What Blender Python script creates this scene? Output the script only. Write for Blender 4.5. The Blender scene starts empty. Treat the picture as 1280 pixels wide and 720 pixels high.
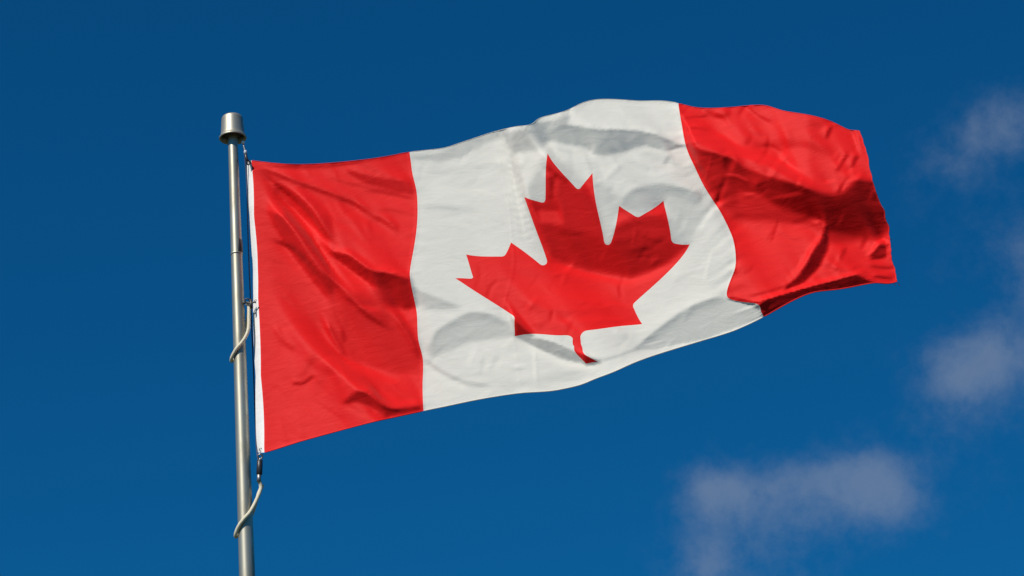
import bpy, math, random
import numpy as np
from mathutils import Vector, Matrix
from mathutils.geometry import delaunay_2d_cdt

S = bpy.context.scene
COL = S.collection
rad = math.radians

# ------------------------------------------------------------------ camera
CAM = np.array([0.0, 0.0, 1.6])
PITCH, ROLL = rad(25.0), rad(-4.4)
HFOV = rad(20.0)
F = 640 / math.tan(HFOV / 2)          # focal length in units of a 1280 wide picture
DIST = 13.1                           # metres to the head of the hoist
_r0 = np.array([1.0, 0, 0]); _u0 = np.array([0, -math.sin(PITCH), math.cos(PITCH)])
FWD = np.array([0, math.cos(PITCH), math.sin(PITCH)])
RIGHT = _r0 * math.cos(ROLL) + _u0 * math.sin(ROLL)
UP = -_r0 * math.sin(ROLL) + _u0 * math.cos(ROLL)
cam = bpy.data.objects.new('camera', bpy.data.cameras.new('camera'))
COL.objects.link(cam)
cam.matrix_world = Matrix(((RIGHT[0], UP[0], -FWD[0], CAM[0]), (RIGHT[1], UP[1], -FWD[1], CAM[1]),
                           (RIGHT[2], UP[2], -FWD[2], CAM[2]), (0, 0, 0, 1)))
cam.data.angle = HFOV
cam.data.clip_start = 0.1
cam.data.clip_end = 20000
S.camera = cam


def at(px, py, dist=DIST):
    """the point that the photograph shows at px, py, standing dist metres out"""
    px = np.asarray(px, float); py = np.asarray(py, float)
    d = np.asarray(dist, float)
    a = ((px - 640) / F)[..., None] * RIGHT + ((360 - py) / F)[..., None] * UP + FWD
    return CAM + a * d[..., None]


def to_px(p):
    q = np.asarray(p) - CAM
    w = q @ FWD
    return 640 + F * (q @ RIGHT) / w, 360 - F * (q @ UP) / w


# ------------------------------------------------------------------ sun, sky
SUN_EL, SUN_AZ = rad(45), rad(36)     # azimuth: degrees left of straight behind the camera
SUN = np.array([-math.sin(SUN_AZ) * math.cos(SUN_EL), -math.cos(SUN_AZ) * math.cos(SUN_EL), math.sin(SUN_EL)])
sun = bpy.data.objects.new('sun', bpy.data.lights.new('sun', 'SUN'))
COL.objects.link(sun)
sun.data.energy = 4.7
sun.data.angle = rad(0.53)
sun.data.color = (1.0, 0.94, 0.84)
sun.rotation_euler = Vector(SUN).to_track_quat('Z', 'Y').to_euler()
sun.location = (-6, -8, 16)

W = bpy.data.worlds.new('World'); S.world = W; W.use_nodes = True
nt = W.node_tree; nt.nodes.clear()


def N(t, typ, **kw):
    n = t.nodes.new(typ)
    for k, v in kw.items():
        setattr(n, k, v)
    return n


def math_node(t, op, a, b=None, clamp=False):
    n = N(t, 'ShaderNodeMath', operation=op, use_clamp=clamp)
    for i, v in enumerate((a, b)):
        if v is None: continue
        if isinstance(v, (int, float)): n.inputs[i].default_value = v
        else: t.links.new(v, n.inputs[i])
    return n.outputs[0]


SKY = 0.10
out = N(nt, 'ShaderNodeOutputWorld'); bg = N(nt, 'ShaderNodeBackground')
bg.inputs['Strength'].default_value = SKY
sky = N(nt, 'ShaderNodeTexSky', sky_type='NISHITA', sun_disc=False)
sky.sun_elevation = SUN_EL
sky.sun_rotation = math.atan2(SUN[0], SUN[1])
sky.altitude = 1200; sky.air_density = 1.0; sky.dust_density = 0.1; sky.ozone_density = 4.0
tint = N(nt, 'ShaderNodeMix', data_type='RGBA', blend_type='MULTIPLY')
tint.inputs[0].default_value = 1.0
tint.inputs[7].default_value = (0.03, 0.465, 0.715, 1)      # a polarised, very clear autumn sky
nt.links.new(sky.outputs[0], tint.inputs[6])
# thin fair-weather clouds, fixed to directions in the sky (angles about a fixed bearing)
tc = N(nt, 'ShaderNodeTexCoord')
warp = N(nt, 'ShaderNodeTexNoise'); warp.inputs['Scale'].default_value = 34; warp.inputs['Detail'].default_value = 5
nt.links.new(tc.outputs['Generated'], warp.inputs['Vector'])
wv = N(nt, 'ShaderNodeVectorMath', operation='SUBTRACT'); wv.inputs[1].default_value = (.5, .5, .5)
nt.links.new(warp.outputs['Color'], wv.inputs[0])
ws = N(nt, 'ShaderNodeVectorMath', operation='SCALE'); ws.inputs['Scale'].default_value = 0.007
nt.links.new(wv.outputs[0], ws.inputs[0])
wd = N(nt, 'ShaderNodeVectorMath', operation='ADD')
nt.links.new(tc.outputs['Generated'], wd.inputs[0]); nt.links.new(ws.outputs[0], wd.inputs[1])
E1 = RIGHT; E2 = UP
# (centre of the puff seen from the mast, half width, half height in radians, opacity)
PUFFS = [(890, 605, 42, 34, .62), (930, 622, 70, 34, .50), (1010, 598, 80, 34, .48), (1100, 610, 62, 48, .95), (1075, 580, 50, 40, .35),
         (880, 665, 36, 70, .40), (960, 665, 95, 60, .28), (875, 722, 60, 45, .55), (1000, 740, 90, 40, .2), (1140, 640, 70, 30, .15),
         (1200, 455, 55, 52, .62), (1255, 445, 60, 48, .70), (1185, 500, 50, 50, .35), (1294, 345, 40, 62, .70), (1270, 300, 50, 40, .3),
         (1215, 190, 66, 48, .36), (1262, 152, 52, 44, .52), (1300, 150, 50, 40, .3), (1190, 330, 60, 40, .12), (1230, 560, 80, 50, .16),
         (1180, 250, 80, 50, .16), (1185, 205, 46, 26, .30), (1230, 165, 50, 30, .25), (1235, 480, 90, 60, .22),
         (1000, 625, 110, 46, .22), (940, 690, 80, 50, .18), (1060, 655, 80, 40, .18)]
acc = None
for (px, py, a, b, op) in PUFFS:
    c = at(px, py, 1.0) - CAM; c /= np.linalg.norm(c)
    sub = N(nt, 'ShaderNodeVectorMath', operation='SUBTRACT'); sub.inputs[1].default_value = c
    nt.links.new(wd.outputs[0], sub.inputs[0])
    comp = []
    for e, r in ((E1, a), (E2, b)):
        dt = N(nt, 'ShaderNodeVectorMath', operation='DOT_PRODUCT'); dt.inputs[1].default_value = e
        nt.links.new(sub.outputs[0], dt.inputs[0])
        q = math_node(nt, 'DIVIDE', dt.outputs['Value'], r / F)
        comp.append(math_node(nt, 'MULTIPLY', q, q))
    d2 = math_node(nt, 'ADD', comp[0], comp[1])
    g = math_node(nt, 'EXPONENT', math_node(nt, 'MULTIPLY', d2, -1.1))
    g = math_node(nt, 'MULTIPLY', g, op)
    acc = g if acc is None else math_node(nt, 'ADD', acc, g)
fine = N(nt, 'ShaderNodeTexNoise'); fine.inputs['Scale'].default_value = 120; fine.inputs['Detail'].default_value = 10
fine.inputs['Roughness'].default_value = 0.62
nt.links.new(wd.outputs[0], fine.inputs['Vector'])
dens = math_node(nt, 'ADD', acc, math_node(nt, 'MULTIPLY', math_node(nt, 'SUBTRACT', fine.outputs['Fac'], .5), 1.6))
fr = N(nt, 'ShaderNodeMapRange', interpolation_type='SMOOTHSTEP'); fr.inputs[1].default_value = -.05; fr.inputs[2].default_value = 1.45
nt.links.new(dens, fr.inputs[0])
cov = math_node(nt, 'MULTIPLY', fr.outputs[0], math_node(nt, 'POWER', math_node(nt, 'MULTIPLY', acc, .9, clamp=True), .75))
cov = math_node(nt, 'MULTIPLY', cov, .54, clamp=True)
cm = N(nt, 'ShaderNodeMix', data_type='RGBA')
cm.inputs[7].default_value = (0.205 / SKY, 0.265 / SKY, 0.375 / SKY, 1)
nt.links.new(cov, cm.inputs[0]); nt.links.new(tint.outputs[2], cm.inputs[6])
nt.links.new(cm.outputs[2], bg.inputs['Color']); nt.links.new(bg.outputs[0], out.inputs['Surface'])

S.view_settings.view_transform = 'Standard'
S.view_settings.look = 'None'
S.view_settings.exposure = 0.0
S.view_settings.gamma = 1.0
S.view_settings.use_curve_mapping = False
S.render.engine = 'CYCLES'
S.cycles.max_bounces = 8


# ------------------------------------------------------------------ helpers
def tag(o, label=None, cat=None, group=None, kind=None):
    for k, v in (('label', label), ('category', cat), ('group', group), ('kind', kind)):
        if v: o[k] = v
    return o


def empty(name, loc, label, cat, group=None):
    o = bpy.data.objects.new(name, None); COL.objects.link(o)
    o.location = Vector(loc); o.empty_display_size = .05
    return tag(o, label, cat, group)


def mesh_obj(name, verts, faces, mat, parent=None, smooth=True, uvs=None):
    me = bpy.data.meshes.new(name)
    base = np.array(parent.location) if parent is not None and parent.parent is None else np.zeros(3)
    if parent is not None and parent.parent is not None:
        base = np.array(parent.parent.location) + np.array(parent.location)
    me.from_pydata([tuple(np.asarray(v, float) - base) for v in verts], [], [tuple(int(i) for i in f) for f in faces])
    me.validate(); me.update()
    for p in me.polygons: p.use_smooth = smooth
    me.materials.append(mat)
    o = bpy.data.objects.new(name, me); COL.objects.link(o)
    if parent is not None: o.parent = parent
    return o


def tube(path, radius, seg=14, caps=True):
    """verts and faces of a round tube along a list of points; radius may vary"""
    P = [np.asarray(p, float) for p in path]
    n = len(P)
    R = radius if hasattr(radius, '__len__') else [radius] * n
    V, Fc = [], []
    up = None
    for i, p in enumerate(P):
        t = P[min(i + 1, n - 1)] - P[max(i - 1, 0)]
        t = t / (np.linalg.norm(t) + 1e-12)
        if up is None:
            up = np.cross(t, [0, 1, 0.1]) if abs(t[1]) < .9 else np.cross(t, [1, 0, 0])
        up = up - t * (up @ t); up /= np.linalg.norm(up)
        s = np.cross(t, up)
        for k in range(seg):
            a = 2 * math.pi * k / seg
            V.append(p + R[i] * (math.cos(a) * up + math.sin(a) * s))
    for i in range(n - 1):
        for k in range(seg):
            k2 = (k + 1) % seg
            Fc.append((i * seg + k, i * seg + k2, (i + 1) * seg + k2, (i + 1) * seg + k))
    if caps:
        Fc.append(tuple(range(seg))[::-1]); Fc.append(tuple((n - 1) * seg + k for k in range(seg)))
    return V, Fc


def lathe(profile, centre, seg=64):
    V, Fc = [], []
    for (r, z) in profile:
        for k in range(seg):
            a = 2 * math.pi * k / seg
            V.append((centre[0] + r * math.cos(a), centre[1] + r * math.sin(a), centre[2] + z))
    for i in range(len(profile) - 1):
        for k in range(seg):
            k2 = (k + 1) % seg
            Fc.append((i * seg + k, i * seg + k2, (i + 1) * seg + k2, (i + 1) * seg + k))
    return V, Fc


def join(*vf):
    V, Fc = [], []
    for v, f in vf:
        o = len(V); V += list(v); Fc += [tuple(i + o for i in q) for q in f]
    return V, Fc


def smooth_path(pts, n=40):
    """Catmull-Rom through the points"""
    P = [np.asarray(p, float) for p in pts]
    P = [2 * P[0] - P[1]] + P + [2 * P[-1] - P[-2]]
    o = []
    m = len(P) - 3
    for i in range(m):
        p0, p1, p2, p3 = P[i:i + 4]
        k = max(2, n // m)
        for j in range(k + (1 if i == m - 1 else 0)):
            t = j / k
            o.append(.5 * (2 * p1 + (p2 - p0) * t + (2 * p0 - 5 * p1 + 4 * p2 - p3) * t * t + (3 * p1 - p0 - 3 * p2 + p3) * t ** 3))
    return o


# ------------------------------------------------------------------ materials
def new_mat(name):
    m = bpy.data.materials.new(name); m.use_nodes = True
    t = m.node_tree
    return m, t, t.nodes['Principled BSDF'], t.nodes['Material Output']


def cloth(name, colour, trans_colour, trans, sheen, weave=0.10):
    m, t, b, o = new_mat(name)
    tcn = N(t, 'ShaderNodeTexCoord')
    # faint unevenness of the dye
    nz = N(t, 'ShaderNodeTexNoise'); nz.inputs['Scale'].default_value = 5.0; nz.inputs['Detail'].default_value = 4
    t.links.new(tcn.outputs['Object'], nz.inputs['Vector'])
    mr = N(t, 'ShaderNodeMapRange'); mr.inputs[1].default_value = .3; mr.inputs[2].default_value = .7
    mr.inputs[3].default_value = .93; mr.inputs[4].default_value = 1.0
    t.links.new(nz.outputs['Fac'], mr.inputs[0])
    mx = N(t, 'ShaderNodeMix', data_type='RGBA', blend_type='MULTIPLY'); mx.inputs[0].default_value = 1
    mx.inputs[6].default_value = (*colour, 1)
    t.links.new(mr.outputs[0], mx.inputs[7])
    t.links.new(mx.outputs[2], b.inputs['Base Color'])
    b.inputs['Roughness'].default_value = .62
    b.inputs['Specular IOR Level'].default_value = .16
    b.inputs['Sheen Weight'].default_value = sheen
    b.inputs['Sheen Roughness'].default_value = .45
    # small crumples of the nylon, and the weave
    mp = N(t, 'ShaderNodeMapping'); mp.inputs['Rotation'].default_value = (0, rad(-28), 0); mp.inputs['Scale'].default_value = (1, 1, 2.6)
    t.links.new(tcn.outputs['Object'], mp.inputs['Vector'])
    cr = N(t, 'ShaderNodeTexNoise'); cr.inputs['Scale'].default_value = 7; cr.inputs['Detail'].default_value = 6; cr.inputs['Roughness'].default_value = .58
    cr.inputs['Distortion'].default_value = .6
    t.links.new(mp.outputs[0], cr.inputs['Vector'])
    bp = N(t, 'ShaderNodeBump'); bp.inputs['Strength'].default_value = .16; bp.inputs['Distance'].default_value = .02
    t.links.new(cr.outputs['Fac'], bp.inputs['Height'])
    wv_ = N(t, 'ShaderNodeTexNoise'); wv_.inputs['Scale'].default_value = 160; wv_.inputs['Detail'].default_value = 2
    t.links.new(tcn.outputs['Object'], wv_.inputs['Vector'])
    b2 = N(t, 'ShaderNodeBump'); b2.inputs['Strength'].default_value = weave; b2.inputs['Distance'].default_value = .0012
    t.links.new(wv_.outputs['Fac'], b2.inputs['Height']); t.links.new(bp.outputs[0], b2.inputs['Normal'])
    t.links.new(b2.outputs[0], b.inputs['Normal'])
    tr = N(t, 'ShaderNodeBsdfTranslucent'); tr.inputs['Color'].default_value = (*trans_colour, 1)
    t.links.new(b2.outputs[0], tr.inputs['Normal'])
    ms = N(t, 'ShaderNodeMixShader'); ms.inputs[0].default_value = trans
    t.links.new(b.outputs[0], ms.inputs[1]); t.links.new(tr.outputs[0], ms.inputs[2])
    t.links.new(ms.outputs[0], o.inputs['Surface'])
    return m


RED = cloth('red_nylon', (.80, .008, .009), (.78, .003, .004), .10, .04)
WHITE = cloth('white_nylon', (.88, .845, .765), (.86, .81, .71), .28, .03)
CANVAS = cloth('white_canvas', (.86, .84, .84), (.6, .6, .6), .05, .05, .6)
REDHEM = cloth('red_hem', (.80, .02, .024), (.7, .005, .006), .08, .15)


def metal(name, col, rough, metallic=1.0, streak=0.0):
    m, t, b, o = new_mat(name)
    b.inputs['Base Color'].default_value = (*col, 1); b.inputs['Metallic'].default_value = metallic
    tcn = N(t, 'ShaderNodeTexCoord')
    nz = N(t, 'ShaderNodeTexNoise'); nz.inputs['Scale'].default_value = 17; nz.inputs['Detail'].default_value = 8; nz.inputs['Roughness'].default_value = .6
    mp = N(t, 'ShaderNodeMapping'); mp.inputs['Scale'].default_value = (1.5, 1.5, .35)
    t.links.new(tcn.outputs['Object'], mp.inputs['Vector']); t.links.new(mp.outputs[0], nz.inputs['Vector'])
    mr = N(t, 'ShaderNodeMapRange'); mr.inputs[1].default_value = .35; mr.inputs[2].default_value = .65
    mr.inputs[3].default_value = 1 - streak; mr.inputs[4].default_value = 1
    t.links.new(nz.outputs['Fac'], mr.inputs[0])
    mx = N(t, 'ShaderNodeMix', data_type='RGBA', blend_type='MULTIPLY'); mx.inputs[0].default_value = 1
    mx.inputs[6].default_value = (*col, 1); t.links.new(mr.outputs[0], mx.inputs[7])
    t.links.new(mx.outputs[2], b.inputs['Base Color'])
    rr_ = N(t, 'ShaderNodeMapRange'); rr_.inputs[1].default_value = .3; rr_.inputs[2].default_value = .7; rr_.inputs[3].default_value = rough + .12; rr_.inputs[4].default_value = rough - .06
    t.links.new(nz.outputs['Fac'], rr_.inputs[0]); t.links.new(rr_.outputs[0], b.inputs['Roughness'])
    return m


ALU = metal('brushed_aluminium', (.52, .49, .385), .42, .75, .42)
ALUCAP = metal('spun_aluminium', (.50, .47, .385), .44, .7, .30)
STEEL = metal('dull_steel', (.35, .34, .33), .4, .9, .2)
DARKSTEEL = metal('tarnished_steel', (.10, .095, .09), .5, .8, .3)
BLACK = metal('black_fittings_and_shade', (.02, .02, .025), .4, 0)
BRASS = metal('dull_grommet', (.45, .43, .40), .5, .8)


def plain(name, col, rough=.8, scale=200, amt=.2):
    m, t, b, o = new_mat(name)
    tcn = N(t, 'ShaderNodeTexCoord'); nz = N(t, 'ShaderNodeTexNoise'); nz.inputs['Scale'].default_value = scale; nz.inputs['Detail'].default_value = 3
    t.links.new(tcn.outputs['Object'], nz.inputs['Vector'])
    mr = N(t, 'ShaderNodeMapRange'); mr.inputs[1].default_value = .3; mr.inputs[2].default_value = .7; mr.inputs[3].default_value = 1 - amt; mr.inputs[4].default_value = 1
    t.links.new(nz.outputs['Fac'], mr.inputs[0])
    mx = N(t, 'ShaderNodeMix', data_type='RGBA', blend_type='MULTIPLY'); mx.inputs[0].default_value = 1
    mx.inputs[6].default_value = (*col, 1); t.links.new(mr.outputs[0], mx.inputs[7])
    t.links.new(mx.outputs[2], b.inputs['Base Color']); b.inputs['Roughness'].default_value = rough
    bp = N(t, 'ShaderNodeBump'); bp.inputs['Strength'].default_value = .4; bp.inputs['Distance'].default_value = .003
    t.links.new(nz.outputs['Fac'], bp.inputs['Height']); t.links.new(bp.outputs[0], b.inputs['Normal'])
    return m


CAP_SHADE = plain('shaded_cap_underside', (.03, .026, .022), .6, 60, .4)  # shade under the cap, put into a dark colour
ROPE = plain('cream_braided_rope', (.80, .72, .54), .8, 260, .35)
LINE = plain('grey_blue_halyard', (.06, .08, .16), .8, 300, .3)
GRASS = plain('mown_grass', (.045, .06, .022), .9, 3, .5)
CONC = plain('concrete', (.33, .32, .30), .85, 30, .3)

# ------------------------------------------------------------------ ground
g = mesh_obj('ground', [(-4000, -4000, 0), (4000, -4000, 0), (4000, 4000, 0), (-4000, 4000, 0)], [(0, 1, 2, 3)], GRASS)
tag(g, kind='structure')

# ------------------------------------------------------------------ the cloth: where each point of the flag flies
# leaf outline, in 1/9600 of the flag's length
def arc(p, q, r, sweep=1, n=6):
    p = np.array(p, float); q = np.array(q, float)
    m = (p + q) / 2; d = q - p; L = np.linalg.norm(d); h = math.sqrt(max(r * r - L * L / 4, 0))
    nrm = np.array([-d[1], d[0]]) / L
    c = m + nrm * h * (1 if sweep else -1)
    a0 = math.atan2(*(p - c)[::-1]); a1 = math.atan2(*(q - c)[::-1])
    if sweep:
        while a1 < a0: a1 += 2 * math.pi
    else:
        while a1 > a0: a1 -= 2 * math.pi
    return [tuple(c + r * np.array([math.cos(a), math.sin(a)])) for a in np.linspace(a0, a1, n)]


half = [(4890, 4430)]
cur = np.array([4890, 4430.])
for op in [('l', -45, -863), ('a', 95, 111, -98), ('l', 859, 151), ('l', -116, -320), ('a', 65, 20, -73), ('l', 941, -762), ('l', -212, -99),
           ('a', 65, -34, -79), ('l', 186, -572), ('l', -542, 115), ('a', 65, -73, -38), ('l', -105, -247), ('l', -423, 454), ('a', 65, -111, -57),
           ('l', 204, -1052), ('l', -327, 189), ('a', 65, -91, -27), ('l', -332, -652)]:
    if op[0] == 'l':
        cur = cur + np.array(op[1:], float); half.append(tuple(cur))
    else:
        nx = cur + np.array(op[2:], float)
        sw = 1 if op[1] == 95 else 1
        half += arc(cur, nx, op[1], sw)[1:]; cur = nx
leaf = np.array(half)
apex = leaf[-1]
mirror = np.stack([9600 - leaf[:, 0], leaf[:, 1]], 1)[::-1][1:]
LEAF = np.concatenate([leaf, mirror]) / np.array([9600., 4800.])

LM = []     # (u, v, px, py)


def lm(box, sc, pts):
    for (u, v, x, y) in pts:
        LM.append((u, v, box[0] + x / sc, box[1] + y / sc))


def edge(u0, v0, u1, v1, pts):
    P = np.array(pts, float); L = np.r_[0, np.cumsum(np.linalg.norm(np.diff(P, axis=0), axis=1))]; L /= L[-1]
    for (x, y), t in zip(pts, L):
        LM.append((u0 + (u1 - u0) * t, v0 + (v1 - v0) * t, x, y))


HB = -0.022
edge(0, 0, .25, 0, [(314.4, 200.6), (342, 203.8), (372, 205.5), (402, 204.5), (432, 202), (467, 198), (491, 194), (512, 190)])
edge(.25, 0, .75, 0, [(531, 189), (549, 186), (571, 180), (592, 173), (610, 167), (628, 162), (647, 158), (665, 155), (673, 148.5), (692, 143), (711, 137), (727, 129), (743, 124.8), (775, 124.5), (800, 126.2), (825, 126), (848, 129)])
edge(.75, 0, 1, 0, [(848, 129), (868, 134), (890, 135.2), (920, 133.5), (957, 131.8), (977, 138), (1010, 143.5), (1036, 150.5), (1052, 158), (1062, 162.6), (1074.5, 163)])
edge(1, 0.0, 1, 1, [(1074.5, 163), (1079, 178), (1085, 205), (1092, 233), (1099, 252), (1107, 272), (1112.5, 296), (1114, 318), (1118, 335), (1121, 352)])
edge(.25, 1, .75, 1, [(529.5, 513.6), (561, 507), (596, 499.7), (654.7, 490.8), (690, 488.5), (716, 483.5), (727, 480.5), (745, 473), (769, 464), (790, 454.5), (814, 445.5), (847, 435), (880, 425), (918, 413), (954.5, 396)])
edge(.75, 1, 1, 1, [(954.5, 396), (975, 384.5), (1000, 371.5), (1018, 365.2), (1045, 362), (1073, 357), (1095, 353.5), (1111, 354.5), (1121, 352)])
edge(0, 1, .25, 1, [(330.5, 565.5), (370, 553.5), (411, 542), (466, 527.5), (505, 519), (529.5, 513.6)])
edge(0, 0, 0, 1, [(314.4, 200.6), (317.5, 270), (322.2, 335.5), (322.6, 372), (326, 470), (330.5, 565.5)])
edge(HB, 0, HB, 1, [(308.4, 200.4), (311.4, 270), (316.2, 335.5), (316.6, 372), (319.5, 470), (322.5, 565.5)])
edge(.25, 0, .25, 1, [(512, 190), (515, 214), (520.5, 238), (522, 265), (519, 300), (512.3, 343), (516, 366), (521, 391), (523, 425), (528.5, 448), (528.3, 480), (529.5, 513.6)])
s = 9600.; h = 4800.
for (x, y, px, py) in [
    (4800, 372, 684.3, 188.8), (5160, 1085, 722, 236.5), (5550, 890, 740.6, 216.3), (4440, 1085, 681, 252), (4050, 890, 655.2, 246.3),
    (4200, 1995, 680, 330), (3720, 1545, 638.8, 303), (3590, 1825, 630, 320), (3000, 1715, 582.6, 318), (3172, 2325, 589.6, 347.2), (2940, 2465, 569, 348),
    (3895, 3260, 642, 396), (3785, 3620, 643.5, 420.3), (4727, 3500, 713.5, 420.8), (4873, 3500, 727.5, 416.8), (4752, 3600, 715.5, 426), (4848, 3600, 726, 425), (5815, 3620, 802.8, 405), (5705, 3262, 792, 381),
    (6660, 2465, 862.2, 305.3), (6430, 2330, 841.5, 302), (6600, 1715, 829.3, 251), (6015, 1828, 797, 271.5), (5880, 1545, 774, 257.3), (5400, 1995, 760, 304.4),
    (4710, 4430, 732.5, 454.6), (4890, 4430, 747, 452.2), (4722, 4150, 717.5, 434), (4878, 4150, 728.5, 437), (4716, 4290, 719.5, 441), (4884, 4290, 731.5, 443.5)]:
    LM.append((x / s, y / h, px, py))
for (u, v, px, py) in [(.75, .10, 852.5, 158), (.75, .20, 857.5, 183), (.75, .32, 869, 210), (.75, .42, 882, 236), (.75, .52, 900, 264), (.75, .62, 916, 298), (.75, .68, 919.5, 318),
                       (.75, .735, 918, 338), (.75, .795, 909, 371), (.75, .86, 943.5, 379), (.75, .93, 951, 388),
                       (.86, .815, 986, 360.5), (.86, .86, 990, 363), (.95, .84, 1060, 345)]:
    LM.append((u, v, px, py))

seen = {}
for q in LM:
    k = (round(q[0], 4), round(q[1], 4))
    if k not in seen: seen[k] = q
LMa = np.array(list(seen.values()))


def tps_fit(X, Y, lam=2e-4):
    n = len(X); d2 = ((X[:, None] - X[None]) ** 2).sum(-1)
    K = .5 * d2 * np.log(d2 + 1e-12)
    P = np.c_[np.ones(n), X]
    A = np.zeros((n + 3, n + 3)); A[:n, :n] = K + lam * np.eye(n); A[:n, n:] = P; A[n:, :n] = P.T
    return np.linalg.solve(A, np.r_[Y, np.zeros((3, Y.shape[1]))])


def tps_eval(X, C, Q):
    o = np.zeros((len(Q), C.shape[1])); n = len(X)
    for i in range(0, len(Q), 4000):
        q = Q[i:i + 4000]
        d2 = ((q[:, None] - X[None]) ** 2).sum(-1)
        o[i:i + 4000] = (.5 * d2 * np.log(d2 + 1e-12)) @ C[:n] + C[n] + q @ C[n + 1:]
    return o


TX = LMa[:, :2] * np.array([2.0, 1.0])
TC = tps_fit(TX, LMa[:, 2:], 1e-5)


def fly(uv):
    """where a point of the flat flag (u along the fly, v down the hoist) is seen"""
    return tps_eval(TX, TC, np.asarray(uv) * np.array([2.0, 1.0]))


# ------------------------------------------------------------------ the cloth: its light and dark, drawn as lean
# The cloth's light and dark, cast shadows included, are drawn as a chart of how squarely the cloth faces the sun (1 = square on, 0 = edge on);
# the sheet's relief is then integrated from that chart.
H = 2.0
X0, Y0, X1, Y1 = 290.0, 104.0, 1138.0, 584.0
GW, GH = int((X1 - X0) / H), int((Y1 - Y0) / H)
gx, gy = np.meshgrid(X0 + (np.arange(GW) + .5) * H, Y0 + (np.arange(GH) + .5) * H)


def in_poly(P, x, y):
    P = np.asarray(P, float); r = np.zeros(x.shape, bool); j = len(P) - 1
    for i in range(len(P)):
        xi, yi = P[i]; xj, yj = P[j]
        if yi != yj:
            c = ((yi > y) != (yj > y)) & (x < (xj - xi) * (y - yi) / (yj - yi) + xi)
            r ^= c
        j = i
    return r


def blur(a, sig):
    if sig <= 0: return a
    k = np.arange(-int(3 * sig + 1), int(3 * sig + 1) + 1); w = np.exp(-k ** 2 / (2 * sig * sig)); w /= w.sum(); m = len(k) // 2
    p = np.pad(a, ((m, m), (0, 0)), mode='edge'); a = sum(w[i] * p[i:i + a.shape[0]] for i in range(len(k)))
    p = np.pad(a, ((0, 0), (m, m)), mode='edge'); return sum(w[i] * p[:, i:i + a.shape[1]] for i in range(len(k)))


T = np.full((GH, GW), .66)


def area(box, sc, pts, val, soft=3.0, mode='set'):
    """a lean over an area; soft is the width in which it comes in"""
    global T
    P = [(box[0] + x / sc, box[1] + y / sc) for x, y in pts]
    m = blur(in_poly(P, gx, gy).astype(float), .62 * soft / H)
    T = T * (1 - m) + m * val if mode == 'set' else T + m * val


def crease(box, sc, pts, val, w, w2=None):
    """a lean along a line: w wide on its upper side, w2 on its lower side"""
    global T
    P = np.array([(box[0] + x / sc, box[1] + y / sc) for x, y in pts])
    P = np.array(smooth_path(P, 8 * (len(P) - 1)))
    w2 = w if w2 is None else w2
    pad = 3 * max(w, w2) + 2
    i0 = max(0, int((P[:, 0].min() - pad - X0) / H)); i1 = min(GW, int((P[:, 0].max() + pad - X0) / H) + 2)
    j0 = max(0, int((P[:, 1].min() - pad - Y0) / H)); j1 = min(GH, int((P[:, 1].max() + pad - Y0) / H) + 2)
    if i1 <= i0 or j1 <= j0: return
    wx, wy = gx[j0:j1, i0:i1], gy[j0:j1, i0:i1]
    best = np.full(wx.shape, 1e9); sgn = np.zeros(wx.shape); tt = np.zeros(wx.shape)
    for i in range(len(P) - 1):
        a, b = P[i], P[i + 1]; d = b - a; L2 = d @ d + 1e-9
        t = np.clip(((wx - a[0]) * d[0] + (wy - a[1]) * d[1]) / L2, 0, 1)
        ex, ey = wx - a[0] - t * d[0], wy - a[1] - t * d[1]
        r = np.hypot(ex, ey); c = d[0] * ey - d[1] * ex
        k = r < best
        best = np.where(k, r, best); sgn = np.where(k, np.sign(c), sgn); tt = np.where(k, (i + t) / (len(P) - 1), tt)
    ww = np.where(sgn < 0, w, w2)
    T[j0:j1, i0:i1] += val * np.exp(-(best / ww) ** 2) * np.clip(np.minimum(tt, 1 - tt) * 6 + .15, 0, 1)


A = ((300, 180), 3.6); B = ((300, 370), 3.6); Cc = ((500, 320), 3.6); Dd = ((700, 300), 3.6); Ee = ((640, 110), 3.6)
G = ((840, 115), 5.14); Hh = ((980, 115), 5.14); I_ = ((900, 240), 4.233); J = ((840, 110), 2.4); K_ = ((500, 110), 3.273)
PX = ((0, 0), 1.0)
# left red panel, upper half
area(*A, [(430, 60), (760, 30), (770, 100), (560, 105)], .62, 4)
area(*A, [(470, 112), (600, 140), (762, 165), (790, 225), (700, 212), (560, 175)], .42, 2.5)
area(*A, [(150, 165), (260, 215), (400, 330), (430, 440), (380, 420), (260, 300), (150, 220)], .45, 3)
area(*A, [(130, 300), (210, 320), (290, 400), (350, 470), (420, 590), (500, 700), (430, 730), (330, 610), (230, 480), (160, 370)], .33, 3)
area(*A, [(350, 428), (430, 482), (500, 495), (600, 565), (700, 575), (772, 606), (795, 720), (720, 700), (620, 650), (540, 590), (440, 520)], .22, 1.8)
area(*A, [(600, 640), (790, 640), (800, 730), (640, 740)], .34, 5)
crease(*A, [(70, 85), (200, 97), (330, 100), (480, 84), (600, 62), (740, 40)], -.22, 2, 2.5)
crease(*A, [(80, 100), (160, 128), (260, 168), (430, 228), (540, 275), (620, 335)], -.30, 2.0, 4.5)
crease(*A, [(600, 320), (660, 350), (715, 395)], -.22, 3, 4)
crease(*A, [(85, 115), (200, 205), (320, 320), (420, 452)], -.28, 5, 2)
crease(*A, [(95, 150), (200, 260), (300, 360), (380, 440)], .14, 3)
crease(*A, [(340, 425), (420, 475), (500, 488), (600, 555), (760, 590)], .16, 4.5, 1.5)
crease(*A, [(330, 425), (420, 560), (500, 660), (560, 730)], .22, 3, 3.5)
crease(*A, [(140, 425), (250, 478), (350, 580), (430, 690)], -.28, 4, 2)
crease(*A, [(400, 150), (560, 190), (760, 232)], -.14, 2.2)
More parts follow.
